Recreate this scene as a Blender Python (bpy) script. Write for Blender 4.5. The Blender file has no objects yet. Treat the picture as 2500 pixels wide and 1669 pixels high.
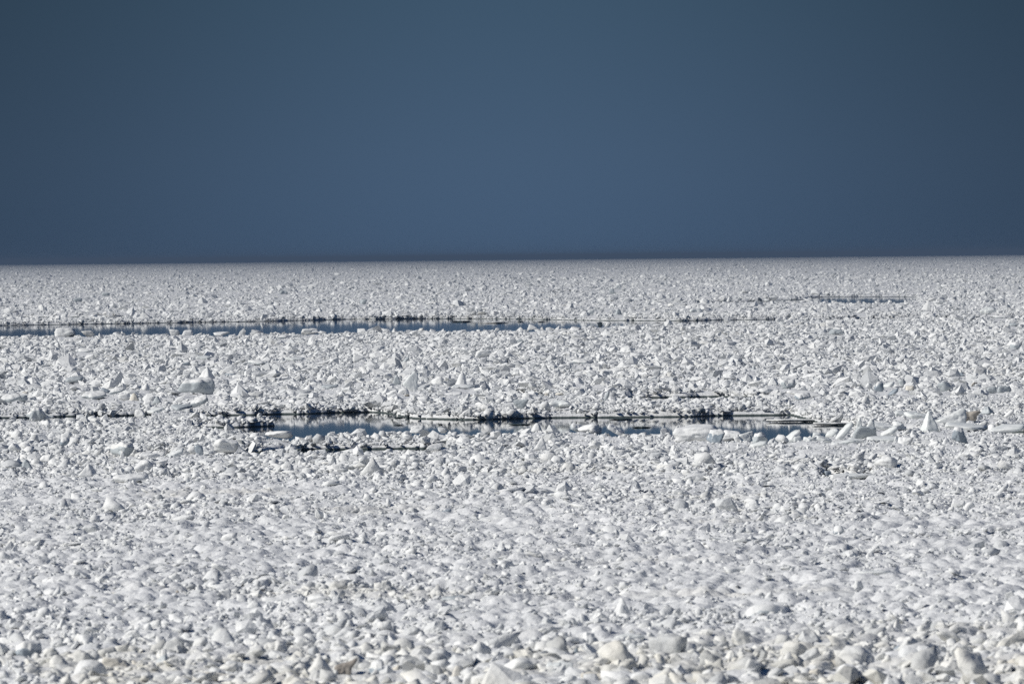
import bpy, math, random
import numpy as np
from mathutils import Vector, Matrix, Euler

S = bpy.context.scene
COL = S.collection
R = math.radians
rng = np.random.default_rng(11)
random.seed(11)

# ------------------------------------------------------------------ camera
FPX, CX, CY = 2500 * 300 / 36.0, 1250.0, 834.5     # focal length and centre on a 2500 px wide frame
CAM = np.array([0.0, 0.0, 6.0])
PITCH, ROLL = math.atan(209.75 / FPX), math.atan(24.5 / 2500)
Fv = np.array([0, math.cos(PITCH), -math.sin(PITCH)])
R0 = np.array([1.0, 0, 0]); U0 = np.cross(R0, Fv)
Rv = R0 * math.cos(ROLL) - U0 * math.sin(ROLL)
Uv = R0 * math.sin(ROLL) + U0 * math.cos(ROLL)
cam = bpy.data.cameras.new('camera'); co = bpy.data.objects.new('camera', cam); COL.objects.link(co)
co.matrix_world = Matrix(((Rv[0], Uv[0], -Fv[0], CAM[0]), (Rv[1], Uv[1], -Fv[1], CAM[1]), (Rv[2], Uv[2], -Fv[2], CAM[2]), (0, 0, 0, 1)))
cam.sensor_width = 36; cam.lens = 300; cam.clip_start = 1; cam.clip_end = 200000
cam.dof.use_dof = True; cam.dof.focus_distance = 340; cam.dof.aperture_fstop = 6.3
S.camera = co

def at(x, y, z=0.0):                               # photo pixel -> point on the level z
    d = Fv + Rv * (x - CX) / FPX - Uv * (y - CY) / FPX
    t = (z - CAM[2]) / d[2]
    return CAM + d * t

# ------------------------------------------------------------------ light
SUN_EL, SUN_AZ = R(37), R(-106)                    # azimuth from the view direction (+Y), negative = to the left
sl = bpy.data.lights.new('sun', 'SUN'); so = bpy.data.objects.new('sun', sl); COL.objects.link(so)
sl.energy = 4.2; sl.angle = R(0.53); sl.color = (1.0, 0.96, 0.90)
sd = Vector((math.sin(SUN_AZ) * math.cos(SUN_EL), math.cos(SUN_AZ) * math.cos(SUN_EL), math.sin(SUN_EL)))
so.rotation_euler = sd.to_track_quat('Z', 'Y').to_euler(); so.location = (-40, 0, 60)

W = bpy.data.worlds.new('World'); S.world = W; W.use_nodes = True
nt = W.node_tree; nt.nodes.clear()
def N(nt, t, **kw):
    n = nt.nodes.new(t)
    for k, v in kw.items(): setattr(n, k, v)
    return n
out = N(nt, 'ShaderNodeOutputWorld'); bg = N(nt, 'ShaderNodeBackground')
sky = N(nt, 'ShaderNodeTexSky', sky_type='NISHITA', sun_disc=False, sun_elevation=SUN_EL, sun_rotation=SUN_AZ, altitude=0, air_density=1.0, dust_density=0.2, ozone_density=1.5)
tc = N(nt, 'ShaderNodeTexCoord'); sep = N(nt, 'ShaderNodeSeparateXYZ'); nt.links.new(tc.outputs['Generated'], sep.inputs[0])
BGS = 0.05
ramp = N(nt, 'ShaderNodeValToRGB'); nt.links.new(sep.outputs[2], ramp.inputs[0])   # a dark blue bank of distant weather low over the sea
e = ramp.color_ramp.elements
for i, (z_, c_) in enumerate(((0.0, (0.056, 0.101, 0.176)), (0.010, (0.058, 0.103, 0.174)), (0.031, (0.045, 0.086, 0.139)), (0.10, (0.030, 0.072, 0.125)))):
    q_ = e[i] if i < 2 else e.new(z_)
    q_.position = z_; q_.color = (*[k_ / BGS / 4 for k_ in c_], 1)
ab = N(nt, 'ShaderNodeMath', operation='ABSOLUTE'); nt.links.new(sep.outputs[0], ab.inputs[0])
az = N(nt, 'ShaderNodeMapRange', interpolation_type='SMOOTHSTEP'); nt.links.new(ab.outputs[0], az.inputs[0])
for i, v_ in ((1, 0.0), (2, 0.075), (3, 4.2), (4, 2.4)): az.inputs[i].default_value = v_  # lens vignetting painted into the sky: dimmer to both sides
bank = N(nt, 'ShaderNodeVectorMath', operation='SCALE'); nt.links.new(ramp.outputs[0], bank.inputs[0]); nt.links.new(az.outputs[0], bank.inputs['Scale'])
up = N(nt, 'ShaderNodeMapRange', interpolation_type='SMOOTHSTEP'); nt.links.new(sep.outputs[2], up.inputs[0])
for i, v_ in ((1, 0.05), (2, 0.45)): up.inputs[i].default_value = v_
mx = N(nt, 'ShaderNodeMix', data_type='RGBA'); nt.links.new(up.outputs[0], mx.inputs[0]); nt.links.new(bank.outputs[0], mx.inputs[6]); sk = N(nt, 'ShaderNodeVectorMath', operation='MULTIPLY'); nt.links.new(sky.outputs[0], sk.inputs[0]); sk.inputs[1].default_value = (0.27, 0.50, 0.80); nt.links.new(sk.outputs[0], mx.inputs[7])
nt.links.new(mx.outputs[2], bg.inputs[0]); bg.inputs[1].default_value = BGS
nt.links.new(bg.outputs[0], out.inputs[0])

S.view_settings.view_transform = 'Standard'; S.view_settings.look = 'None'
S.view_settings.exposure = 0; S.view_settings.gamma = 1
S.render.engine = 'CYCLES'
S.cycles.max_bounces = 6; S.cycles.diffuse_bounces = 1; S.cycles.glossy_bounces = 3; S.cycles.volume_bounces = 0
S.cycles.use_denoising = False

# ------------------------------------------------------------------ noise
def _h(ix, iy, iz, seed):
    n = (ix.astype(np.int64) * 374761393 + iy.astype(np.int64) * 668265263 + iz.astype(np.int64) * 2147483647 + seed * 974634967) & 0xffffffff
    n = ((n ^ (n >> 13)) * 1274126177) & 0xffffffff
    n = ((n ^ (n >> 16)) * 2246822519) & 0xffffffff
    return ((n ^ (n >> 15)) & 0xffffff) / float(0xffffff)
def vn2(x, y, seed=0):
    ix, iy = np.floor(x), np.floor(y); fx, fy = x - ix, y - iy
    fx = fx * fx * (3 - 2 * fx); fy = fy * fy * (3 - 2 * fy); z = np.zeros_like(ix)
    a, b = _h(ix, iy, z, seed), _h(ix + 1, iy, z, seed); c, d = _h(ix, iy + 1, z, seed), _h(ix + 1, iy + 1, z, seed)
    return (a + (b - a) * fx) * (1 - fy) + (c + (d - c) * fx) * fy
def vn3(p, seed=0):
    i = np.floor(p); f = p - i; f = f * f * (3 - 2 * f); r = 0
    for dx in (0, 1):
        for dy in (0, 1):
            for dz in (0, 1):
                w = (f[..., 0] if dx else 1 - f[..., 0]) * (f[..., 1] if dy else 1 - f[..., 1]) * (f[..., 2] if dz else 1 - f[..., 2])
                r = r + w * _h(i[..., 0] + dx, i[..., 1] + dy, i[..., 2] + dz, seed)
    return r
def cells(x, y, seed=0):                           # domes round random centres: lumpy crust
    ix, iy = np.floor(x), np.floor(y); z = np.zeros_like(ix); best = np.zeros_like(x)
    for dx in (-1, 0, 1):
        for dy in (-1, 0, 1):
            cx, cy = ix + dx, iy + dy
            px = cx + _h(cx, cy, z, seed); py = cy + _h(cx, cy, z + 1, seed); hh = _h(cx, cy, z + 2, seed)
            d2 = (x - px) ** 2 + (y - py) ** 2
            best = np.maximum(best, hh * np.sqrt(np.clip(1 - d2 / 0.55, 0, 1)))
    return best

# ------------------------------------------------------------------ materials
def mat(name):
    m = bpy.data.materials.new(name); m.use_nodes = True
    return m, m.node_tree, m.node_tree.nodes['Principled BSDF']
def mixc(nt, fac, a, b, mode='MIX'):
    n = N(nt, 'ShaderNodeMix', data_type='RGBA', blend_type=mode)
    for sock, v in ((0, fac), (6, a), (7, b)):
        if hasattr(v, 'is_linked') or hasattr(v, 'links'): nt.links.new(v, n.inputs[sock])
        else: n.inputs[sock].default_value = v
    return n.outputs[2]
def rampf(nt, v, a, b):
    n = N(nt, 'ShaderNodeMapRange', clamp=True); nt.links.new(v, n.inputs[0])
    n.inputs[1].default_value = a; n.inputs[2].default_value = b
    return n.outputs[0]
def noise(nt, vec, scale, detail=3):
    n = N(nt, 'ShaderNodeTexNoise'); n.inputs['Scale'].default_value = scale; n.inputs['Detail'].default_value = detail
    if vec is not None: nt.links.new(vec, n.inputs['Vector'])
    return n.outputs['Fac']

def ice_mat(name, base, dark, rough=0.6, stain=True, tint_attr=False, bump=0.35):
    m, nt, p = mat(name)
    g = N(nt, 'ShaderNodeNewGeometry'); pos = g.outputs['Position']
    sp = N(nt, 'ShaderNodeSeparateXYZ'); nt.links.new(pos, sp.inputs[0])
    c = mixc(nt, rampf(nt, noise(nt, pos, 1.7), 0.35, 0.7), base, dark)
    if tint_attr:
        at_ = N(nt, 'ShaderNodeAttribute', attribute_name='tint')
        c = mixc(nt, at_.outputs['Fac'], c, (0.52, 0.54, 0.55, 1))
    if stain:                                      # sand and silt frozen into the ice next to the shore, and in a few belts
        near = rampf(nt, sp.outputs[1], 129, 119)
        s1 = rampf(nt, noise(nt, pos, 0.5, 4), 0.44, 0.62)
        mm = N(nt, 'ShaderNodeMath', operation='MULTIPLY'); nt.links.new(near, mm.inputs[0]); nt.links.new(s1, mm.inputs[1])
        c = mixc(nt, mm.outputs[0], c, (0.95, 0.92, 0.85, 1), 'MULTIPLY')
        s2 = rampf(nt, noise(nt, pos, 0.11, 3), 0.60, 0.72)
        m2 = N(nt, 'ShaderNodeMath', operation='MULTIPLY'); nt.links.new(s2, m2.inputs[0]); m2.inputs[1].default_value = 0.5
        c = mixc(nt, m2.outputs[0], c, (0.90, 0.87, 0.80, 1), 'MULTIPLY')
    # wet, algae-dark ice at the waterline
    wz = N(nt, 'ShaderNodeMath', operation='ADD'); nz = N(nt, 'ShaderNodeMath', operation='MULTIPLY_ADD')
    nt.links.new(noise(nt, pos, 3.0), nz.inputs[0]); nz.inputs[1].default_value = -0.06; nz.inputs[2].default_value = 0.03
    nt.links.new(sp.outputs[2], wz.inputs[0]); nt.links.new(nz.outputs[0], wz.inputs[1])
    wet = rampf(nt, wz.outputs[0], 0.07 if not tint_attr else -0.03, 0.03 if not tint_attr else -0.08)
    c = mixc(nt, wet, c, (0.05, 0.068, 0.068, 1))
    nt.links.new(c, p.inputs['Base Color'])
    p.inputs['Roughness'].default_value = rough
    p.inputs['Specular IOR Level'].default_value = 0.25
    b = N(nt, 'ShaderNodeBump'); b.inputs['Strength'].default_value = bump; b.inputs['Distance'].default_value = 0.045
    nt.links.new(noise(nt, pos, 9.0, 4), b.inputs['Height']); nt.links.new(b.outputs[0], p.inputs['Normal'])
    return m
M = {
    'w': ice_mat('snowy_ice', (0.84, 0.85, 0.835, 1), (0.73, 0.745, 0.74, 1)),
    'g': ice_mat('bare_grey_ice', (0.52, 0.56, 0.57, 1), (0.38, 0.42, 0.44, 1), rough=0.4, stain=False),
    't': ice_mat('tan_stained_ice', (0.80, 0.775, 0.70, 1), (0.68, 0.645, 0.56, 1), stain=False),
    'b': ice_mat('brown_dirty_ice', (0.42, 0.395, 0.35, 1), (0.27, 0.24, 0.21, 1), stain=False),
    'k': ice_mat('shaded_blue_grey_ice', (0.40, 0.45, 0.49, 1), (0.26, 0.31, 0.35, 1), rough=0.3, stain=False),  # blue tone of shadowed faces painted into the ice colour
    'n': ice_mat('clear_dark_ice', (0.06, 0.08, 0.09, 1), (0.03, 0.04, 0.05, 1), rough=0.3, stain=False),
    'v': ice_mat('greenish_slab_ice', (0.84, 0.86, 0.845, 1), (0.74, 0.78, 0.765, 1), rough=0.35, stain=False, bump=0.15),
    'r': ice_mat('rubble_ice', (0.84, 0.85, 0.835, 1), (0.73, 0.745, 0.74, 1), tint_attr=True, bump=0.6),
    's': ice_mat('crusted_pack_ice', (0.80, 0.812, 0.81, 1), (0.65, 0.665, 0.67, 1), bump=0.85),
}
m, nt_, p = mat('sea_water'); M['sea'] = m
p.inputs['Base Color'].default_value = (0.008, 0.02, 0.032, 1); p.inputs['Roughness'].default_value = 0.035; p.inputs['IOR'].default_value = 1.33

# ------------------------------------------------------------------ helpers for objects
def new_mesh(name, v, f, m, smooth=True, link=True):
    me = bpy.data.meshes.new(name)
    v = np.ascontiguousarray(v, dtype=np.float32); f = np.ascontiguousarray(f, dtype=np.int32); k = f.shape[1]
    me.vertices.add(len(v)); me.vertices.foreach_set('co', v.ravel())
    me.loops.add(f.size); me.loops.foreach_set('vertex_index', f.ravel())
    me.polygons.add(len(f)); me.polygons.foreach_set('loop_start', np.arange(0, f.size, k, dtype=np.int32))
    me.polygons.foreach_set('use_smooth', np.full(len(f), smooth))
    me.update(calc_edges=True); me.materials.append(m)
    o = bpy.data.objects.new(name, me)
    if link: COL.objects.link(o)
    return o
def tag(o, label=None, cat=None, group=None, kind=None):
    for k, v in (('label', label), ('category', cat), ('group', group), ('kind', kind)):
        if v: o[k] = v

# ------------------------------------------------------------------ open water between the ice: (x, far waterline, near rim) in photo pixels
LEADS = [
  [(-60,797,824),(0,795,822),(100,793,816),(250,791,817),(420,788,814),(570,786,815),(700,783,812),(830,780,811),(950,779,808),(1100,778,806),(1250,779,803),(1340,780,801),(1420,782,798),(1480,782.5,793),(1570,783,794),(1670,783,794),(1780,781,791),(1880,780,789),(1935,779,782)],
  [(470,1016,1018),(560,1014,1019),(640,1012,1018),(733,1010,1020),(790,1008.5,1049),(830,1007,1050),(900,1006.5,1051),(935,1008,1048),(965,1013,1046),(990,1019,1046),(1010,1022,1045),(1080,1024,1046),(1150,1025,1050),(1200,1024,1052),(1250,1022,1048),(1310,1021,1041),(1400,1019,1045),(1500,1018,1050),(1600,1017.5,1049),(1700,1017,1050),(1790,1015,1064),(1870,1014,1076),(1930,1013,1071),(1965,1022,1062),(2000,1034,1058),(2060,1036,1052),(2095,1037,1040)],
  [(480,1044,1049),(560,1044,1052),(640,1042,1056),(720,1039,1060),(800,1031.5,1057)],
  [(1975,727,731),(2000,725,736),(2100,724.5,737),(2200,725,737),(2240,726,730)],
  [(-60,1023,1026),(0,1022,1031),(100,1019,1028.9),(180,1017,1026.9),(260,1016,1025.9),(330,1014.5,1023),(372,1013.5,1015)],
  [(590,1105,1109),(640,1105,1112),(690,1100,1109),(760,1097.5,1107),(840,1097,1105),(960,1095.5,1102),(1060,1094.5,1100),(1095,1094,1096)],
  [(345,1112,1114),(370,1112,1117),(400,1112,1116),(425,1111,1112)],
  [(1530,972,975),(1570,972,980),(1660,970.5,980),(1760,969,978.5),(1860,970.5,977.5),(1890,971,971.5)],
  [(1255,962,963),(1280,963,967),(1315,964,967),(1330,964,965)],
  [(2005,1161,1163),(2030,1163,1169),(2080,1166,1172),(2115,1165,1169),(2130,1164,1165)],
  [(1700,738.5,739.5),(1760,737,738.5),(1860,735,737),(1960,732,735),(1978,729,731)],
  [(1350,713,714),(1370,713,715.5),(1400,713,714)],
  [(1955,779,780),(2050,778,781),(2200,777,780),(2350,775,778),(2560,774,777)],
  [(50,773,774),(120,773,776),(240,773.5,776),(335,772,773)],
  [(2195,1049,1050),(2230,1049.5,1054),(2275,1050,1051)],
  [(2405,1053,1054),(2450,1054,1059),(2560,1055,1060)],
]
RIM = 0.46
LW = []
for L in LEADS:
    u, dn, df = [], [], []
    for x, yf, yn in L:
        a, b = at(x, yf, 0.0), at(x, yn, RIM if yn - yf > 10 else 0.30)
        df.append(a[1]); dn.append(min(b[1], a[1] - 0.5)); u.append(a[0] / a[1])
    LW.append((np.array(u), np.array(dn), np.array(df)))
def lead_sd(x, y):                                 # depth-wise distance inside open water (positive = water), metres
    u = x / y; best = np.full(x.shape, -1e3)
    for k, (lu, dn, df) in enumerate(LW):
        ok = (u > lu[0]) & (u < lu[-1]) & (y > dn.min() - 15) & (y < df.max() + 15)
        if not ok.any(): continue
        uu, yy, xx = u[ok], y[ok], x[ok]
        sc = yy / 330.0
        n = np.interp(uu, lu, dn) + (vn2(xx / 0.7, yy * 0 + k, 5) - 0.5) * 2.2 * sc
        f = np.interp(uu, lu, df) + (vn2(xx / 0.9, yy * 0 + k, 6) - 0.5) * 0.8 * sc + (vn2(xx / 4.0, yy * 0 + k, 8) - 0.5) * 1.6 * sc
        best[ok] = np.maximum(best[ok], np.minimum(yy - n, f - yy))
    return best

def crust(x, y):                                   # 0 = flat crust with scattered blocks, 1 = close-packed rubble
    yw = y + (vn2(x / 3, y / 6, 32) - 0.5) * 22
    a = np.interp(yw, [100, 122, 146, 205, 240, 12000], [1, 1, 0.15, 0.2, 0.95, 1])
    return np.clip(a + (vn2(x / 6, y / 16, 31) - 0.5) * 0.55, 0, 1)
def height(x, y):
    k = crust(x, y)
    z = 0.10 + 0.05 * (vn2(x / 3.1, y / 5.0, 1) - 0.5) + 0.14 * vn2(x / 9.0, y / 14.0, 2)
    z = z + cells(x / 0.62, y / 0.8, 3) * (0.17 - 0.08 * k) + cells(x / 0.24, y / 0.32, 4) * (0.13 - 0.03 * k) + cells(x / 1.9, y / 2.6, 9) * 0.10
    return z

# ------------------------------------------------------------------ the sheet of pack ice
rows = np.concatenate([np.arange(96, 240, 0.15), np.arange(240, 430, 0.4), np.arange(430, 1000, 1.0), np.geomspace(1000, 11400, 420)])
us = np.linspace(-0.088, 0.088, 520)
Y = np.repeat(rows[:, None], len(us), 1); X = Y * us[None, :]
far = np.clip((Y - 600) / 900, 0, 1)
Z = np.empty_like(Y)
for i in range(0, len(rows), 200):
    Z[i:i + 200] = height(X[i:i + 200], Y[i:i + 200])
rr = rng.random(Y.shape)
Z = Z * (1 - 0.4 * far) + far * (0.02 + 0.12 * rr ** 3 + 0.16 * vn2(X / 14, Y / 90, 12))
sdv = lead_sd(X, Y)
Z = np.where(sdv > -60, Z * np.clip(0.45 + (-sdv) / (Y / 330.0 * 6), 0.45, 1), Z)
Z = np.where(sdv > 0, -0.5, Z)
nr, nc = Y.shape
idx = np.arange(nr * nc).reshape(nr, nc)
f = np.stack([idx[:-1, :-1], idx[:-1, 1:], idx[1:, 1:], idx[1:, :-1]], -1)
keep = (np.minimum(np.minimum(sdv[:-1, :-1], sdv[:-1, 1:]), np.minimum(sdv[1:, 1:], sdv[1:, :-1])) <= 0)
f = f[keep]
o = new_mesh('pack_ice_sheet', np.stack([X, Y, Z], -1).reshape(-1, 3), f, M['s']); tag(o, kind='structure')

v = [(-9000, -60, 0), (9000, -60, 0), (9000, 60000, 0), (-9000, 60000, 0)]
o = new_mesh('sea_water', v, [(0, 1, 2, 3)], M['sea'], False); tag(o, kind='structure')

# ------------------------------------------------------------------ ice shapes: a soft intersection of planes, sampled on a sphere
import bmesh
def ico(n):
    bm = bmesh.new(); bmesh.ops.create_icosphere(bm, subdivisions=n, radius=1)
    v = np.array([q.co[:] for q in bm.verts]); f = np.array([[w.index for w in q.verts] for q in bm.faces]); bm.free()
    return v, f
ICO = {n: ico(n) for n in (1, 2, 3, 4, 5)}
def soft_hull(dirs, planes, p):
    n = planes[:, :3] / np.linalg.norm(planes[:, :3], axis=1, keepdims=True)
    c = np.clip(dirs @ n.T, 0, None) / planes[:, 3]
    r = (c ** p).sum(1) ** (-1.0 / p)
    return dirs * r[:, None]
def rand_planes(rs, k, flat=1.0, d0=0.75, d1=1.05):
    d = rs.normal(size=(k, 3)); d /= np.linalg.norm(d, axis=1, keepdims=True)
    base = np.array([[1, 0, 0], [-1, 0, 0], [0, 1, 0], [0, -1, 0], [0, 0, 1], [0, 0, -1]], float)
    n = np.vstack([d, base + rs.normal(size=(6, 3)) * 0.25])
    return np.column_stack([n, rs.uniform(d0, d1, len(n))])

# ------------------------------------------------------------------ loose rubble nobody could count
protos = {}
for n, cnt in ((1, 40), (2, 24), (3, 16)):
    L = []
    for i in range(cnt):
        rs = np.random.default_rng(100 * n + i)
        vv, ff = ICO[n]
        q = soft_hull(vv, rand_planes(rs, rs.integers(3, 9)), rs.choice([9, 18, 36]))
        q = q * (1 + 0.5 * (vn3(q * 1.9 + i * 7, 50) - 0.5)[:, None] + (0.16 * (vn3(q * 5 + i * 7, 51) - 0.5)[:, None] if n > 1 else 0))
        L.append(q * np.array([1, rs.uniform(0.7, 1.1), rs.choice([0.45, 0.6, 0.75, 0.9])]))
    protos[n] = (np.array(L), ICO[n][1])
q0 = ICO[1][0][[np.argmax(ICO[1][0] @ d) for d in np.array([[1, 0, .2], [-1, 0, .1], [0, 1, .1], [0, -1, .2], [.3, .3, 1], [-.4, -.2, 1], [0.2, 0, -1]])]]
bm = bmesh.new()
lowL = []
for i in range(40):                                # far, tiny blocks: 12 corners
    rs = np.random.default_rng(900 + i); g = (1 + 5 ** .5) / 2
    c = np.array([(-1, g, 0), (1, g, 0), (-1, -g, 0), (1, -g, 0), (0, -1, g), (0, 1, g), (0, -1, -g), (0, 1, -g), (g, 0, -1), (g, 0, 1), (-g, 0, -1), (-g, 0, 1)]) / math.sqrt(1 + g * g)
    q = soft_hull(c, rand_planes(rs, 5), 10) * rs.uniform(0.75, 1.25, (12, 1))
    lowL.append(q * np.array([1, rs.uniform(0.7, 1.1), rs.choice([0.5, 0.7, 0.9])]))
F12 = np.array([(0, 11, 5), (0, 5, 1), (0, 1, 7), (0, 7, 10), (0, 10, 11), (1, 5, 9), (5, 11, 4), (11, 10, 2), (10, 7, 6), (7, 1, 8), (3, 9, 4), (3, 4, 2), (3, 2, 6), (3, 6, 8), (3, 8, 9), (4, 9, 5), (2, 4, 11), (6, 2, 10), (8, 6, 7), (9, 8, 1)])
protos[0] = (np.array(lowL), F12)
bm.free()
RV, RF, RT, FS = [], [], [], []; base = 0
def scatter(n, d0, d1, level, smean, sig, cov_noise=True, powr=1.0, umax=0.078, packed=True, smax=0.75, dense=1.0, flat=1.0):
    """n candidates between d0 and d1; powr 1 = even over the ground, 0 = more towards the near side"""
    global base
    t = rng.random(n); k = powr + 1
    y = (d0 ** k + t * (d1 ** k - d0 ** k)) ** (1 / k)
    x = y * rng.uniform(-umax, umax, n)
    kk = crust(x, y)
    patch = vn2(x / 1.6, y / 2.4, 41) * 0.6 + vn2(x / 5, y / 9, 42) * 0.4
    ok = rng.random(n) < np.clip(dense * (kk * 0.75 + 1.1 * (patch - 0.42)), 0.04, 1)
    sd_ = lead_sd(x, y); ok |= (sd_ > -2.5 * y / 330) & (rng.random(n) < 0.9); ok &= sd_ < -0.02
    x, y, kk, sd_ = x[ok], y[ok], kk[ok], sd_[ok]; n = len(x)
    s = np.minimum(smean * np.exp(rng.normal(0, sig, n)), smax) * (0.72 + 0.35 * kk) * 0.5 * np.exp((vn2(x / 2.2, y / 7, 43) - 0.5) * 0.7)
    big = s * y ** 0 > np.where(y < 240, 0.10, 0.075)
    hid = np.zeros(n, bool); uu = x / y
    for u_, D_, w_ in PL:                          # a big block has settled into its own hollow: only crumbs right before it
        if D_ * 1.01 < y.min() or D_ * 0.9 > y.max(): continue
        hid |= (np.abs(uu - u_) < 0.55 * w_) & (y < D_ * 1.008) & (y > D_ * 0.945)
    kp = ~(hid & big); x, y, kk, sd_, s = x[kp], y[kp], kk[kp], sd_[kp], s[kp]; n = len(x)
    z = height(x, y)
    z = z * np.clip(0.45 + (-sd_) / (y / 330.0 * 6), 0.45, 1)
    fr = np.clip((y - 600) / 900, 0, 1); z = z * (1 - fr) + fr * (0.10 + 0.16 * vn2(x / 14, y / 90, 12))
    P, Fc = protos[level]; m = P.shape[1]
    pi = rng.integers(0, len(P), n)
    q = P[pi] * s[:, None, None] * np.stack([np.ones(n), rng.uniform(0.6, 1.35, n), rng.uniform(0.3, 1.1, n) * flat], -1)[:, None, :]
    # tilt then spin
    tx = rng.normal(0, 0.45 * flat, n); ty = rng.normal(0, 0.45 * flat, n); a = rng.uniform(0, 2 * math.pi, n)
    cx_, sx_ = np.cos(tx)[:, None], np.sin(tx)[:, None]; cy_, sy_ = np.cos(ty)[:, None], np.sin(ty)[:, None]; ca, sa = np.cos(a)[:, None], np.sin(a)[:, None]
    qx, qy, qz = q[..., 0], q[..., 1], q[..., 2]
    qx, qy = qx * ca - qy * sa, qx * sa + qy * ca
    qy, qz = qy * cx_ - qz * sx_, qy * sx_ + qz * cx_
    qx, qz = qx * cy_ + qz * sy_, -qx * sy_ + qz * cy_
    lift = rng.uniform(-0.5, 0.4 if flat == 1 else -0.05, n) * s * (0.5 + 0.5 * kk)
    v = np.stack([qx + x[:, None], qy + y[:, None], qz + (z + lift + np.where(sd_ > -2.0 * y / 330, 0.45 * s, 0))[:, None]], -1)
    RV.append(v.reshape(-1, 3).astype(np.float32))
    FS.append(np.repeat(rng.random(n) > {0: 1.0, 1: 0.55, 2: 0.3, 3: 0.0}[level], len(Fc)))
    RF.append((Fc[None] + (base + np.arange(n) * m)[:, None, None]).reshape(-1, 3).astype(np.int32))
    tint = np.clip(rng.random(n) ** 3 * 0.9, 0, 1 if flat == 1 else 0.15)
    RT.append(np.repeat(tint, m).astype(np.float32))
    base += n * m
# ------------------------------------------------------------------ single blocks one can point at
def shape_verts(sh, seed, lean, lvl):
    rs = np.random.default_rng(seed); vv, ff = ICO[lvl]; a = math.radians(lean)
    if sh == 'B': q = soft_hull(vv, rand_planes(rs, 5), 22)
    elif sh == 'D': q = soft_hull(vv, rand_planes(rs, 5), 8); q = q * (0.55 + 0.9 * vn3(q * np.array([1.5, 1.2, 0.6]) + seed, 7))[:, None]
    elif sh == 'M': q = soft_hull(vv, rand_planes(rs, 7), 5)
    elif sh == 'C':
        k = rs.integers(4, 6); az = np.arange(k) * 2 * math.pi / k + rs.uniform(0, 6) + rs.normal(0, 0.25, k); el = rs.uniform(0.35, 0.75, k)
        pl = np.column_stack([np.cos(az) * np.cos(el), np.sin(az) * np.cos(el), np.sin(el), rs.uniform(0.6, 0.8, k)])
        q = soft_hull(vv, np.vstack([pl, [0, 0, -1, 0.7], [0.2, 0, 1, 0.95]]), 13)
    elif sh == 'F':
        pl = np.array([(0.1, -1, 0.25, 0.4), (0, 1, 0.3, 0.4), (-0.85, 0, 0.5, 0.75), (0.95, 0, 0.28, 0.6), (0, 0, -1, 0.8), (0.3, -.3, .9, 1.15)])
        pl[:, :3] += rs.normal(size=(6, 3)) * 0.06; q = soft_hull(vv, pl, 26)
    else:                                          # S slab, P pan
        k = 6; az = np.arange(k) * 2 * math.pi / k + rs.normal(0, 0.25, k)
        pl = np.column_stack([np.cos(az), np.sin(az), rs.normal(0, 0.12, k), rs.uniform(0.8, 1.2, k)])
        t = 0.24 if sh == 'S' else 0.12
        q = soft_hull(vv, np.vstack([pl, [0.05, 0.05, 1, t], [0, 0, -1, t]]), 26)
    q = q + (vn3(q * 3.2 + seed, 3)[:, None] - 0.5) * 0.17 * vv + (vn3(q * 8 + seed, 4)[:, None] - 0.5) * 0.075 * vv + (vn3(q * 18 + seed, 5)[:, None] - 0.5) * 0.035 * vv
    if lean:
        c, s_ = math.cos(a), math.sin(a); q = np.column_stack([q[:, 0] * c + q[:, 2] * s_, q[:, 1], -q[:, 0] * s_ + q[:, 2] * c])
        if sh == 'S': c, s_ = math.cos(0.3), math.sin(0.3); q = np.column_stack([q[:, 0], q[:, 1] * c - q[:, 2] * s_, q[:, 1] * s_ + q[:, 2] * c])
    lo, hi = q.min(0), q.max(0)
    return (q - lo) / (hi - lo) - np.array([0.5, 0.5, 0]), ff

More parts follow.
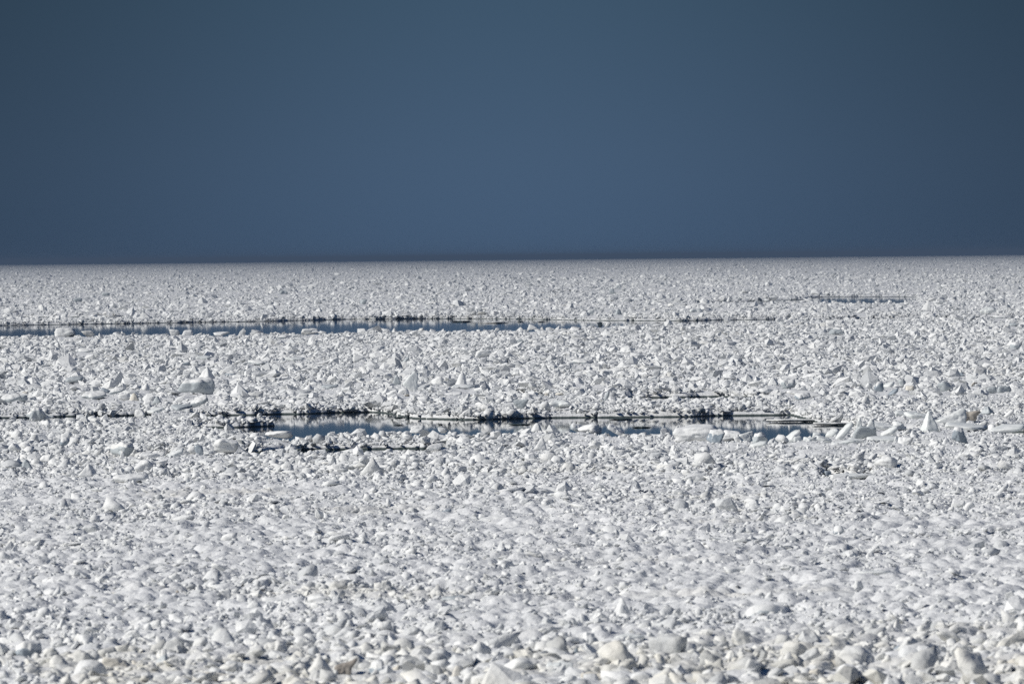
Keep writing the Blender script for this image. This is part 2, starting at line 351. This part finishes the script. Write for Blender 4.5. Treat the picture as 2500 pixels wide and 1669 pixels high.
def block(x, yb, w, h, sh, mk, lean, label, name=None, cat=None, group=None, z=None, cap=False, depth=None, seed=None):
    if z is None: z = 0.36 if yb < 1180 else 0.24
    if yb > 1600: w, h = w * 0.82, h * 0.76
    p = at(x, yb, z); extra = 0.0
    if sh != 'P' and lead_sd(p[:1], p[1:2])[0] > -0.5:   # belongs to the near rim of a lead: stand it on the ice, not on the water
        u = p[0] / p[1]; k = [i for i, (lu, dn, df) in enumerate(LW) if lu[0] <= u <= lu[-1] and np.interp(u, lu, dn) - 1 < p[1] < np.interp(u, lu, df) + 1]
        if k:
            Dn = min(np.interp(u, LW[i][0], LW[i][1]) for i in k) - 1.2
            d = p - CAM; p = CAM + d * (Dn / d[1]); p[2] = min(p[2], 0.36)
    D = p[1]; PLACED.append((p[0] / p[1], D, w / FPX)) if sh != 'P' else None; W_, H_ = w * D / FPX, h * D / FPX
    seed = seed if seed is not None else int(x * 7 + yb * 13)
    lvl = 4 if w > 34 else 3
    q, ff = shape_verts(sh, seed, lean, lvl)
    dep = W_ * (depth or {'F': 0.45, 'S': 0.75, 'P': 1.6}.get(sh, 0.85))
    bury = 0.0 if sh == 'P' else 0.18
    v = q * np.array([W_, dep, H_ * (1 + bury)]); v[:, 2] += np.where(q[:, 2] > 0.15, extra, extra * q[:, 2] / 0.15)
    nm = name or {'S': 'ice_slab', 'P': 'ice_pan', 'F': 'ice_shard', 'M': 'ice_mound'}.get(sh, 'ice_block')
    o = new_mesh(nm, v, ff, M[mk]); o.location = (p[0], D + dep * 0.4, p[2] - H_ * bury - extra)
    tag(o, label, cat or nm.replace('_', ' '), group, 'thing')
    if cap:
        nrm = np.cross(v[ff[:, 1]] - v[ff[:, 0]], v[ff[:, 2]] - v[ff[:, 0]]); nrm /= np.linalg.norm(nrm, axis=1, keepdims=True) + 1e-9
        sel = (nrm[:, 2] > 0.5) & (v[ff].mean(1)[:, 2] > extra + H_ * 0.35)
        fs = ff[sel]; cnt = np.zeros(len(v)); allc = np.zeros(len(v)); np.add.at(cnt, fs.ravel(), 1); np.add.at(allc, ff.ravel(), 1)
        inner = cnt / allc; used = np.unique(fs); mp = np.full(len(v), -1); mp[used] = np.arange(len(used))
        cv = v[used].copy(); cv[:, 2] += np.where(inner[used] > 0.99, 0.05 + 0.05 * vn3(cv * 6, 2), -0.012)
        c = new_mesh('snow_cap', cv, mp[fs], M['w']); c.parent = o
    return o

T, PLACED = [], []
def B(*a, **k): T.append((a, k))
# -- beyond and around the far lead
B(1506,706,20,13,'F','v',20,'sharp pale peak standing far out beyond the far lead, right of centre')
B(1494,716,14,12,'B','g',0,'blue-grey block just left below the far pale peak')
B(1511,768,22,15,'C','g',0,'grey pointed block with a white rim a little above the far lead, right of centre')
B(1442,768,20,14,'F','v',35,'small pale triangular sail leaning right above the far lead')
B(1465,786,13,12,'B','n',0,'small black boxy lump standing in the right end of the far lead')
B(1484,789,16,10,'B','w',0,'small white lump touching the right side of the black boxy lump')
B(887,742,18,12,'B','g',0,'dark blue-grey block in the far ice right of the left-hand third')
B(692,718,22,10,'D','g',0,'far blue-grey rough block on the left, alone near the hazy ice')
B(258,722,20,8,'B','g',0,'far dark grey lump at the left, level with the first clear blocks')
B(190,736,22,9,'M','g',0,'low grey mound in the far left ice above the far lead')
B(1128,786,52,3,'P','n',0,'thin dark ice strip floating in the far lead, left of the strip with a lump',z=0.0)
B(1213,789,66,3,'P','w',0,'thin pale floating ice strip with a small lump in the far lead',z=0.0)
B(1214,788,12,7,'B','w',0,'small white lump riding on the thin pale strip in the far lead',z=0.03)
B(1270,786,24,2.5,'P','n',0,'short dark ice sliver in the far lead, right of the pale strip',z=0.0)
B(1322,786,26,2.5,'P','n',0,'short dark ice sliver nearest the right end of the blue far lead',z=0.0)
B(1900,789,15,17,'F','w',40,'slim white slab tilted steeply to the right at the far lead right tip')
B(2103,764,24,14,'S','w',-35,'white tilted slab in the far right ice below the small distant pool')
B(2412,764,40,15,'S','v',-8,'wide pale slab at far right, upper one of a pair')
B(2446,771,44,6,'S','g',-4,'thin grey plate lying under the wide pale slab at far right',cap=True)
B(2043,815,38,12,'M','g',0,'low grey-fronted mound right of centre below the far lead level')
B(2475,797,26,9,'M','g',0,'dark grey lens-shaped lump near the right border below the far cracks')
B(1728,738,9,6,'B','k',0,'tiny dark lump on the thin crack left of the small distant pool')
B(1700,762,34,10,'D','v',0,'pale rounded pair of lumps above the far lead right part')
B(158,810,52,20,'D','w',0,'broad white hummock on the near rim of the far lead, far left')
B(215,818,34,14,'B','w',0,'rounded white block right of the broad far left hummock')
B(426,815,26,14,'B','w',0,'white round block on the near rim of the far lead, left third')
B(458,819,28,14,'B','w',0,'white block on the far lead rim with a dark hollow to its right')
B(540,817,40,9,'S','w',-10,'flat white slab on the far lead near rim, left third')
B(757,810,46,14,'D','w',0,'white jumbled hummock on the near rim of the far lead, left of centre')
B(964,809,18,11,'C','w',0,'small white point on the near rim of the far lead at centre left')
B(1300,800,26,14,'F','w',-25,'white leaning block on the near rim of the far lead right of centre')
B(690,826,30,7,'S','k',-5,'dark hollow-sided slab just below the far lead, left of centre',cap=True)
B(1270,836,20,8,'B','g',0,'grey block just below the far lead at centre')
# -- upper rubble field between the leads
B(497,876,40,8,'S','v',-3,'flat pale greenish slab, left one of three high in the left rubble')
B(630,889,54,8,'S','g',4,'flat grey slab with dark underside, middle one of three in the left rubble',cap=True)
B(719,881,46,10,'S','v',6,'flat pale slab dipping right, right one of three in the left rubble')
B(208,862,42,11,'S','g',-6,'low dark-sided slab in the upper left rubble',cap=True)
B(180,932,44,13,'M','g',0,'smooth grey lens-shaped block in the left rubble above the big slabs')
B(504,922,40,26,'C','w',0,'white pyramid standing behind the grey two-peaked block on the left')
B(564,918,30,7,'S','k',0,'small dark-shadowed slab right of the white pyramid',cap=True)
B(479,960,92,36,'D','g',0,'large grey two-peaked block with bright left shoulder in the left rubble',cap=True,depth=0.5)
B(354,952,28,18,'C','w',0,'small white cone left of the grey two-peaked block')
B(229,972,64,16,'S','g',-12,'long grey slab rising to the right with snow on top in the left rubble',cap=True)
B(258,958,26,12,'S','k',25,'dark thin slab leaning against the long grey slab')
B(285,962,40,14,'S','g',-16,'grey rounded slab right of the long grey slab',cap=True)
B(303,976,30,16,'B','w',0,'bright white block beside a tan stained block in the left rubble')
B(327,977,26,18,'C','t',0,'tan-tinted peaked block beside the bright white block in the left rubble')
B(383,984,26,18,'C','g',0,'small dark-sided peak right of the tan-tinted block')
B(62,966,22,11,'B','t',0,'small yellowish block behind the big slabs at the left border')
B(26,982,56,18,'S','g',-18,'grey-fronted slab tilted up at the left border',cap=True)
B(56,979,24,15,'B','g',0,'grey block wedged behind the tilted slab at the left border')
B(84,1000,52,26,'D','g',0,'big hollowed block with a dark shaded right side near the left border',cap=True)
B(80,1001,14,12,'B','w',0,'small white lump in front of the hollowed block')
B(114,998,36,20,'F','v',-40,'pale sharp slab leaning left beside the hollowed block')
B(486,990,46,26,'S','g',-28,'wedge slab rising to the right over a dark shadow in the left rubble',cap=True)
B(443,1000,52,13,'S','g',-2,'flat grey-topped slab below the wedge slab on the left')
B(340,1002,26,20,'D','w',0,'rough white lump over the left crack')
B(380,1008,46,14,'S','v',-20,'pale slab sliding left towards the left crack')
B(751,951,32,13,'C','w',0,'white peaked slab left of centre in the rubble')
B(805,947,42,9,'S','g',-8,'low grey slab right of the white peaked slab left of centre')
B(454,892,22,9,'B','k',0,'small dark block among white rubble in the upper left')
B(968,938,22,24,'F','g',-10,'narrow grey-ridged shard left of the tall white shard')
B(1002,952,40,48,'F','v',28,'tall bright white shard leaning right, tallest piece at centre left',depth=0.5)
B(993,969,14,7,'B','b',0,'small brown dirty lump below the tall white shard')
B(985,962,30,14,'B','w',0,'snowy lump at the foot of the tall white shard')
B(1068,938,30,20,'D','w',0,'white block with a dark hollow between the two bright shards')
B(1125,946,34,38,'C','w',0,'white shark-fin pyramid standing clear near the centre')
B(1130,947,60,9,'S','v',-3,'low white slab at the foot of the white shark-fin pyramid')
B(1105,968,46,12,'S','w',-12,'white ragged slab below left of the shark-fin pyramid')
B(1148,969,14,6,'B','t',0,'small beige lump on the short central crack, left end')
B(1424,888,54,9,'S','g',3,'flat grey slab high in the rubble right of centre',cap=True)
B(1360,857,18,9,'C','w',0,'little white peak high in the rubble right of centre')
B(875,884,30,20,'F','w',-35,'white blade leaning left in the upper rubble at centre left')
B(1180,870,40,16,'D','w',0,'white rounded double block in the upper rubble at the centre')
B(990,885,18,14,'S','g',-50,'upright grey slab in the upper rubble at centre left')
B(1413,938,34,18,'C','w',0,'white peaked block right of centre, left of the square white block')
B(1459,938,40,19,'B','w',0,'square-shouldered white block right of centre')
B(1481,977,16,24,'S','g',-70,'dark upright slab edge right of centre above the middle lead',cap=False)
B(1334,967,18,8,'B','t',0,'small tan block at the right end of the short central crack')
B(1366,964,22,6,'M','t',0,'flat beige lump right of the small tan block')
B(1272,994,38,20,'B','g',0,'grey-green block with a dark right edge above the middle lead')
B(1366,994,54,18,'D','v',0,'pale cluster block above the middle lead right of centre')
B(1413,1015,44,20,'S','g',30,'dark slab sloping down to the middle lead right of centre',cap=True)
B(1889,940,32,20,'C','w',0,'white snowy hump with grey right face in the right rubble')
B(1925,947,38,18,'D','g',0,'grey-fronted lump right of the white snowy hump',cap=True)
B(1968,966,94,14,'M','w',0,'long low snowy ridge with a shaded edge in the right rubble')
B(1960,975,40,12,'S','k',-4,'dark hollow slab under the long low snowy ridge',cap=True)  # dark piece put in for the shade of a hollow
B(2122,950,18,16,'B','w',0,'white block left of the black-sided block at right')
B(2146,955,24,22,'B','k',0,'black-sided block between white blocks in the right rubble',cap=True)
B(2182,963,28,18,'S','k',-38,'dark grey slab tipped on edge in the right rubble')
B(2170,946,30,14,'S','v',-20,'pale slab leaning on the dark tipped slab')
B(2204,943,22,16,'B','g',0,'pale grey block behind the beige block at right')
B(2223,953,24,12,'B','t',0,'beige rounded block in the right rubble')
B(2307,955,34,24,'B','g',0,'smooth grey faceted boulder in the right rubble')
B(2379,942,16,10,'B','b',0,'small brown block high in the right rubble')
B(2422,958,24,14,'B','g',0,'grey block left of the paired grey block near the right border')
B(2452,957,34,16,'D','g',0,'grey paired block near the right border')
B(2345,917,28,12,'C','k',0,'small dark-shadowed block high near the right border',cap=True)
B(2480,851,28,16,'D','g',0,'grey peaked block in the upper rubble at the right border',cap=True)
B(1840,905,16,12,'C','g',0,'small grey peak in the upper rubble on the right')
# -- in and around the middle lead
B(973,1038,28,3,'P','n',0,'short black ice sliver floating in the middle lead, left part',z=0.0)
B(1075,1037,16,3,'P','n',0,'shortest black sliver in the middle lead',z=0.0)
B(1270,1037,58,3,'P','n',0,'long black sliver floating in the middle lead at centre',z=0.0)
B(1517,1024,62,3,'P','n',0,'long black sliver close under the far rim of the middle lead',z=0.0)
B(1567,1044,50,3,'P','n',0,'black sliver in the middle lead near the white mound',z=0.0)
B(975,1020,34,3,'P','n',0,'black tip of ice reaching left into the middle lead from its far rim',z=0.0)
B(1965,1030,190,8,'P','w',0,'long snow-covered floe strip in the right part of the middle lead',z=0.0,name='ice_floe',depth=0.25)
B(2035,1038,100,8,'P','w',0,'shorter snowy floe strip in front of the long one in the middle lead',z=0.0,name='ice_floe',depth=0.3)
B(1018,1052,36,17,'B','w',0,'white block on the near rim of the middle lead at centre left')
B(1080,1053,24,12,'B','w',0,'small white block on the near rim, right of the centre left block')
B(1310,1052,30,20,'C','w',0,'white lump jutting into the middle lead near the centre')
B(1440,1056,60,22,'D','w',0,'broad white hummock on the near rim right of centre')
B(1504,1058,42,26,'S','w',25,'white slab dipping right into the middle lead')
B(1650,1048,16,22,'F','w',10,'narrow white tooth at the near rim left of the big mound')
B(1700,1072,116,36,'D','w',0,'big white snow mound at the right part of the middle lead')
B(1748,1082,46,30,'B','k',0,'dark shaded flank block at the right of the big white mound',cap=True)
B(1785,1058,54,24,'B','w',0,'rounded snowy block with a dark right side on the lead rim')
B(1801,1050,16,18,'C','w',0,'small white spike topping the rounded snowy block')
B(1822,1063,36,28,'F','v',40,'pale fin leaning right against the dark blue water')
B(1844,1066,16,16,'F','w',10,'small white tooth right of the pale fin')
B(1857,1076,40,22,'D','g',0,'shaded rubble block below the small white tooth',cap=True)
B(1802,1078,22,14,'B','w',0,'small round block in the shade below the pale fin')
B(1853,1092,44,16,'S','v',-20,'pale slab with a shaded hollow in front of the shaded rubble')
B(1935,1078,44,32,'S','v',-36,'smooth slab leaning right at the end of the middle lead')
B(1948,1084,22,20,'B','v',0,'bright lump at the foot of the smooth leaning slab')
B(1978,1082,34,16,'D','v',0,'pale jumbled lump left in the broken ridge')
B(1994,1058,22,14,'B','v',0,'pale block topping the left part of the broken ridge')
B(2010,1078,44,16,'S','v',24,'pale wedge dipping right in the broken ridge')
B(2032,1066,34,20,'S','v',-14,'pale shelf-like slab in the middle of the broken ridge')
B(2062,1072,46,44,'S','v',-50,'long slab propped steeply against the ridge summit',depth=0.5)
B(2098,1058,22,40,'F','v',-5,'upright pale slab at the summit of the broken ridge')
B(2122,1064,30,42,'F','v',12,'tall curled pale slab right of the ridge summit slab')
B(2112,1066,60,26,'B','g',0,'shaded greenish block behind the summit slabs of the ridge')
B(2156,1048,64,18,'S','v',14,'slab sloping down right from the ridge summit',cap=False)
B(2172,1064,44,26,'S','v',-40,'slab rising right, at the right end of the broken ridge')
B(2158,1078,82,14,'S','v',-5,'long horizontal slab along the foot of the broken ridge')
B(2186,1082,12,18,'F','v',0,'small upright piece under the right end of the long horizontal slab')
B(2090,1082,44,14,'B','v',0,'low pale block at the foot of the broken ridge left of the long slab')
B(2060,1086,60,14,'S','v',-28,'narrow slab slanting up from the lower left of the ridge')
B(2212,1086,40,20,'B','w',0,'round snowy block right below the broken ridge')
B(2196,1040,32,20,'B','v',0,'bright square block between the broken ridge and the white pyramid')
B(2205,1016,40,14,'S','v',12,'pale tilted slab behind the bright square block')
B(2238,1020,60,16,'S','v',8,'pale long slab left behind the white pyramid')
B(2270,1046,50,46,'C','v',0,'large white pyramid on the right, sharp-tipped')
B(2322,1036,78,38,'F','v',18,'broad white wall-like slab right of the large white pyramid',depth=0.4)
B(2372,1026,46,24,'D','b',0,'grey-brown dirty block right of the broad white slab',cap=False)
B(2361,1048,110,17,'S','v',12,'long smooth beam of ice sloping right under the dirty block')
B(2462,1048,96,22,'S','v',-16,'long smooth beam rising to the right border')
B(2400,1044,24,18,'B','w',0,'round snowy block between the two long beams')
B(2424,1040,30,20,'D','w',0,'snowy peaked block behind the meeting of the two beams')
B(2464,1016,26,20,'S','w',-60,'slim white slab standing on edge near the right border')
B(2412,1008,36,16,'C','g',0,'grey peak above the dirty block near the right border')
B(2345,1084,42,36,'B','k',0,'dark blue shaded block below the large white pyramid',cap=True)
B(2310,1086,24,18,'C','w',0,'white point left of the dark blue shaded block')
# -- below the middle lead
B(551,1104,64,36,'D','w',0,'large smooth double boulder on the left below the middle lead')
B(486,1108,22,22,'B','k',0,'dark blue cube-like block left of the large double boulder')
B(470,1104,24,18,'B','w',0,'white block hiding the left side of the dark blue cube')
B(426,1119,46,24,'S','v',-30,'smooth white slab tilted up right at the short left crack')
B(297,1112,60,28,'D','g',0,'rugged grey mound with a blue shaded right end on the left',cap=True)
B(297,1118,14,16,'F','w',0,'thin white spike in front of the rugged grey mound')
B(161,1073,26,16,'B','w',0,'white square block with dark hollow beneath on the left')
B(158,1086,24,13,'M','k',0,'dark hollow-sided lump under the white square block',cap=True)
B(190,1073,16,14,'B','w',0,'small white block right of the white square block')
B(110,1042,24,18,'D','w',0,'two stacked white lumps below the left crack')
B(36,1098,34,18,'B','w',0,'smooth white boulder at the left border below the crack')
B(64,1146,36,26,'C','g',0,'dark-faced peak at the left border below the boulder')
B(112,1128,36,20,'B','w',0,'white lump right above the dark-faced peak')
B(215,1160,52,28,'C','w',0,'white hump with a dark notch, left, in front of the rugged mound')
B(350,1150,46,28,'B','w',0,'white rounded boulder left of centre below the tilted slab')
B(318,1174,88,17,'S','w',-6,'long flat white slab on the left, in front of the rounded boulder')
B(458,1189,24,18,'B','k',0,'dark boxy block near a white boulder, lower left of centre',cap=True)
B(479,1164,24,14,'C','w',0,'white pointed block above the dark boxy block')
B(594,1190,36,17,'S','k',-25,'dark slab tilted up right, left of centre')
B(765,1180,38,26,'B','w',0,'white round boulder left of centre below the long crack')
B(680,1050,70,16,'M','w',0,'snow-covered tongue of ice beside the left end of the middle lead')
B(1320,1096,30,28,'F','w',5,'white upright fin below the middle lead at the centre')
B(1148,1194,24,16,'C','k',0,'dark grey boulder with a pale left side at the centre',cap=True)
B(1060,1070,40,14,'B','w',0,'low snowy block just below the middle lead, centre left')
B(2064,1138,28,18,'B','w',0,'smooth round boulder above the dark right-hand crack')
B(2082,1158,120,14,'M','v',0,'long smooth whaleback slab along the dark right-hand crack')
B(2022,1160,18,16,'B','k',0,'dark block at the left tip of the right-hand crack')
B(2050,1172,46,14,'B','w',0,'snowy lump in front of the right-hand crack')
B(2164,1140,58,26,'M','w',0,'broad white mound right of the smooth round boulder')
B(1690,1190,34,24,'B','w',0,'white squarish boulder below the big snow mound')
B(2430,1180,52,20,'M','w',0,'low white mound at right, below the shaded block')
# -- the crusted field and the near shore
B(333,1354,46,22,'C','w',0,'white pyramid with a dark right face on the left crust')
B(122,1334,52,20,'C','w',0,'white sharp wedge on the left crust, nearer the border')
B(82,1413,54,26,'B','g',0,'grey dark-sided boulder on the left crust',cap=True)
B(304,1401,60,24,'D','g',0,'grey rugged ridge block on the left crust',cap=True)
B(565,1380,46,24,'B','g',0,'grey round-backed block with a dark right side, left of centre',cap=True)
B(672,1256,58,26,'C','w',0,'white sloped block high on the crust, left of centre')
B(683,1208,30,14,'B','w',0,'small white block at the top of the crust, left of centre')
B(265,1460,84,18,'S','t',4,'flat cream-coloured slab, left one of the pair on the dirty belt')
B(368,1475,98,24,'M','t',0,'long cream-coloured hump, right one of the pair on the dirty belt')
B(430,1466,30,26,'C','b',0,'small brown-shaded peak right of the long cream hump')
B(660,1459,70,16,'D','b',0,'dirty brown ridge block on the belt left of centre')
B(690,1490,110,30,'D','g',0,'long grey jagged block below the dirty brown ridge',cap=True)
B(560,1488,70,20,'M','w',0,'white low hump left of the long grey jagged block')
B(82,1568,46,38,'B','w',0,'white rounded boulder at the lower left')
B(150,1552,50,44,'C','w',0,'white cone with a dark right face at the lower left')
B(68,1604,80,34,'D','k',0,'dark shaded rough block at the lower left border',cap=True)
B(318,1562,56,26,'B','w',0,'white block with a dark shaded end, lower left of centre')
B(280,1640,84,48,'B','t',0,'large cream boulder with a dark hollow at right, bottom left')
B(335,1634,36,30,'B','t',0,'tan block in the hollow between the two bottom left boulders')
B(392,1634,76,50,'C','g',0,'large grey-beige peaked boulder, bottom left',cap=True)
B(468,1612,84,40,'C','w',0,'white wedge with a dark right slope, bottom left of centre')
B(530,1668,110,40,'D','t',0,'broad cream lump on the bottom edge, left of centre')
B(680,1672,50,40,'B','t',0,'cream boulder with a dark notch on the bottom edge, left of centre')
B(845,1650,70,60,'D','b',0,'dark brown dirty lump at the bottom, left of centre')
B(919,1652,46,36,'B','k',0,'dark grey block between cream lumps at the bottom',cap=True)
B(975,1648,60,34,'B','t',0,'cream rounded boulder right of the dark grey bottom block')
B(1123,1662,66,50,'C','t',0,'cream cone at the bottom centre')
B(1132,1572,50,26,'B','w',0,'white block with a dark face above the cream cone')
B(1188,1622,60,36,'B','w',0,'white block with a dark right side, bottom centre')
B(1273,1644,112,50,'D','w',0,'large white boulder group, bottom right of centre')
B(1352,1650,46,46,'B','v',0,'pale greenish block right of the large white boulder group')
B(1381,1646,48,46,'B','v',0,'smooth white egg-shaped block in the bottom pile')
B(1385,1604,44,40,'B','w',0,'white upright block behind the egg-shaped block')
B(1402,1608,30,36,'F','k',5,'dark triangular face right of the white upright block')
B(1448,1638,96,40,'B','w',0,'broad white block in the bottom pile, right of the egg-shaped one')
B(1456,1672,94,44,'B','t',0,'large beige-grey boulder on the bottom edge right of centre')
B(1360,1672,70,30,'S','t',-25,'beige slab on the bottom edge leaning on the large beige-grey boulder')
B(1109,1477,64,24,'M','g',0,'smooth grey mound on the crust at the centre')
B(1188,1474,20,18,'B','k',0,'dark cube on the crust right of the smooth grey mound',cap=True)
B(1284,1464,22,16,'B','g',0,'small dark block on the crust right of the dark cube',cap=True)
B(1095,1387,82,28,'M','w',0,'long white hump on the crust at the centre')
B(1138,1387,40,24,'C','k',0,'dark triangular block at the right end of the long white hump',cap=True)
B(1116,1406,36,26,'B','w',0,'bright white lump below the long white hump')
B(1299,1398,30,22,'F','w',20,'small white triangle on the crust right of centre')
B(1123,1349,24,18,'C','k',0,'small dark tooth on the upper crust at the centre')
B(1273,1230,60,28,'C','w',0,'white wedge with a dark right face at the top of the crust')
B(1200,1278,90,22,'M','w',0,'long white block with a dark right end on the upper crust')
B(1201,1240,30,20,'B','w',0,'round white block left below the white wedge')
B(1090,1264,24,22,'B','k',0,'dark rounded block on the upper crust left of centre')
B(1520,1516,62,58,'C','w',0,'prominent white cone on the right half of the near crust')
B(1546,1488,36,28,'B','w',0,'round white block behind the prominent white cone')
B(1536,1580,80,34,'D','v',0,'pale glassy lump below the prominent white cone')
B(1645,1478,40,22,'S','k',40,'thin dark blade right of the round white block')
B(984,1512,32,22,'B','w',0,'white block on the near crust left of centre')
B(2189,1560,46,50,'C','w',0,'sharp white triangle on the near right rubble')
B(2150,1598,54,34,'B','w',0,'white block left of the leaning dark slab')
B(2184,1604,44,40,'S','k',-45,'dark flat slab leaning right in the near right rubble')
B(2036,1472,118,28,'M','w',0,'wide smooth white hump on the right crust')
B(1882,1516,140,30,'M','g',0,'wide grey low block with a dark right end on the right crust',cap=True)
B(1774,1512,72,24,'S','w',8,'white slab sloping left of the wide grey low block')
B(2136,1508,46,26,'C','w',0,'white bright point right below the wide smooth hump')
B(1785,1622,64,48,'C','w',0,'bright white boulder in the near rubble right of centre')
B(1885,1628,60,48,'C','w',0,'white ridge-backed boulder right of the bright white boulder')
B(1812,1582,52,46,'B','w',0,'white upright lump behind the bright white boulder')
B(1990,1668,48,48,'B','t',0,'rounded cream boulder on the bottom edge, right')
B(2039,1640,50,40,'B','t',0,'cream block above right of the rounded cream boulder')
B(1690,1668,60,40,'B','t',0,'cream lump on the bottom edge right of the beige-grey boulder')
B(2418,1632,56,40,'D','t',0,'yellow-stained block at the bottom right')
B(2470,1640,50,44,'B','t',0,'yellowish block with a dark hollow at the bottom right border')
B(2340,1242,36,26,'B','w',0,'upper bright white block of a pair at the right of the crust')
B(2368,1250,30,26,'B','w',0,'lower bright white block of a pair at the right of the crust')
B(2232,1346,44,22,'C','w',0,'white wedge with a dark right end on the right crust')
B(2048,1306,28,14,'B','k',0,'small dark lump on the upper right crust',cap=True)
B(2146,1328,20,12,'B','k',0,'smallest black lump on the right crust',cap=True)
B(2114,1284,46,20,'C','w',0,'white low pyramid on the upper right crust')
B(1805,1408,76,26,'D','w',0,'white rounded hummock with glinting top on the right crust')
B(1892,1420,90,24,'S','w',-10,'white sloping slab right of the glinting hummock')
B(2139,1416,110,24,'D','v',0,'broad pale hummock on the right crust')
B(2255,1420,22,14,'B','k',0,'dark block right of the broad pale hummock',cap=True)
B(2110,1480,20,18,'B','k',0,'dark lump at the right end of the wide smooth hump')
B(2400,1500,90,24,'S','w',-6,'flat white slab near the right border above the near rubble')
for a, k in T: block(*a, **k)

# ------------------------------------------------------------------ fill the field with rubble, low just in front of the big blocks
PL = np.array(PLACED); PL = PL[np.argsort(PL[:, 1])]
scatter(3000, 97, 113, 1, 0.2, 0.4)
scatter(16000, 112, 150, 2, 0.15, 0.38, smax=0.4)
scatter(1200, 112, 150, 3, 0.23, 0.28, dense=0.8, smax=0.42)
scatter(110000, 128, 235, 1, 0.105, 0.45, dense=1.1)
scatter(90000, 132, 235, 0, 0.075, 0.35, dense=1.6)
scatter(9000, 138, 235, 2, 0.22, 0.35, dense=0.75)
scatter(70000, 222, 335, 1, 0.165, 0.45, smax=0.42)
scatter(110000, 222, 335, 0, 0.13, 0.40)
scatter(8000, 135, 240, 2, 0.36, 0.33, dense=0.9, flat=0.45)
scatter(430000, 330, 830, 0, 0.20, 0.48, powr=0.6)
scatter(260000, 820, 2200, 0, 0.30, 0.45, powr=0.3, smax=1.2)
scatter(260000, 1500, 8500, 0, 0.47, 0.42, powr=0.0, smax=1.6)
rv, rf, rt = np.concatenate(RV), np.concatenate(RF), np.concatenate(RT)
o = new_mesh('ice_rubble', rv, rf, M['r']); o.data.polygons.foreach_set('use_smooth', np.concatenate(FS)); tag(o, kind='stuff')
at_ = o.data.attributes.new('tint', 'FLOAT', 'POINT'); at_.data.foreach_set('value', rt)
print('rubble verts', len(rv), 'tris', len(rf), 'sheet', len(f))

# ------------------------------------------------------------------ thin air haze over the ice
hz = bpy.data.materials.new('thin_haze'); hz.use_nodes = True; hn = hz.node_tree; hn.nodes.clear()
ho = N(hn, 'ShaderNodeOutputMaterial'); hv = N(hn, 'ShaderNodeVolumePrincipled')
hv.inputs['Color'].default_value = (0.145, 0.215, 0.33, 1); hv.inputs['Density'].default_value = 2.0e-4; hv.inputs['Anisotropy'].default_value = 0.0
hn.links.new(hv.outputs[0], ho.inputs['Volume'])
x0, x1, y0, y1, z0, z1 = -9100, 9100, -70, 60100, -1.6, 8.0
v = [(x, y, z) for z in (z0, z1) for y in (y0, y1) for x in (x0, x1)]
o = new_mesh('haze', v, [(0, 2, 3, 1), (4, 5, 7, 6), (0, 1, 5, 4), (2, 6, 7, 3), (0, 4, 6, 2), (1, 3, 7, 5)], hz, False); tag(o, kind='stuff')
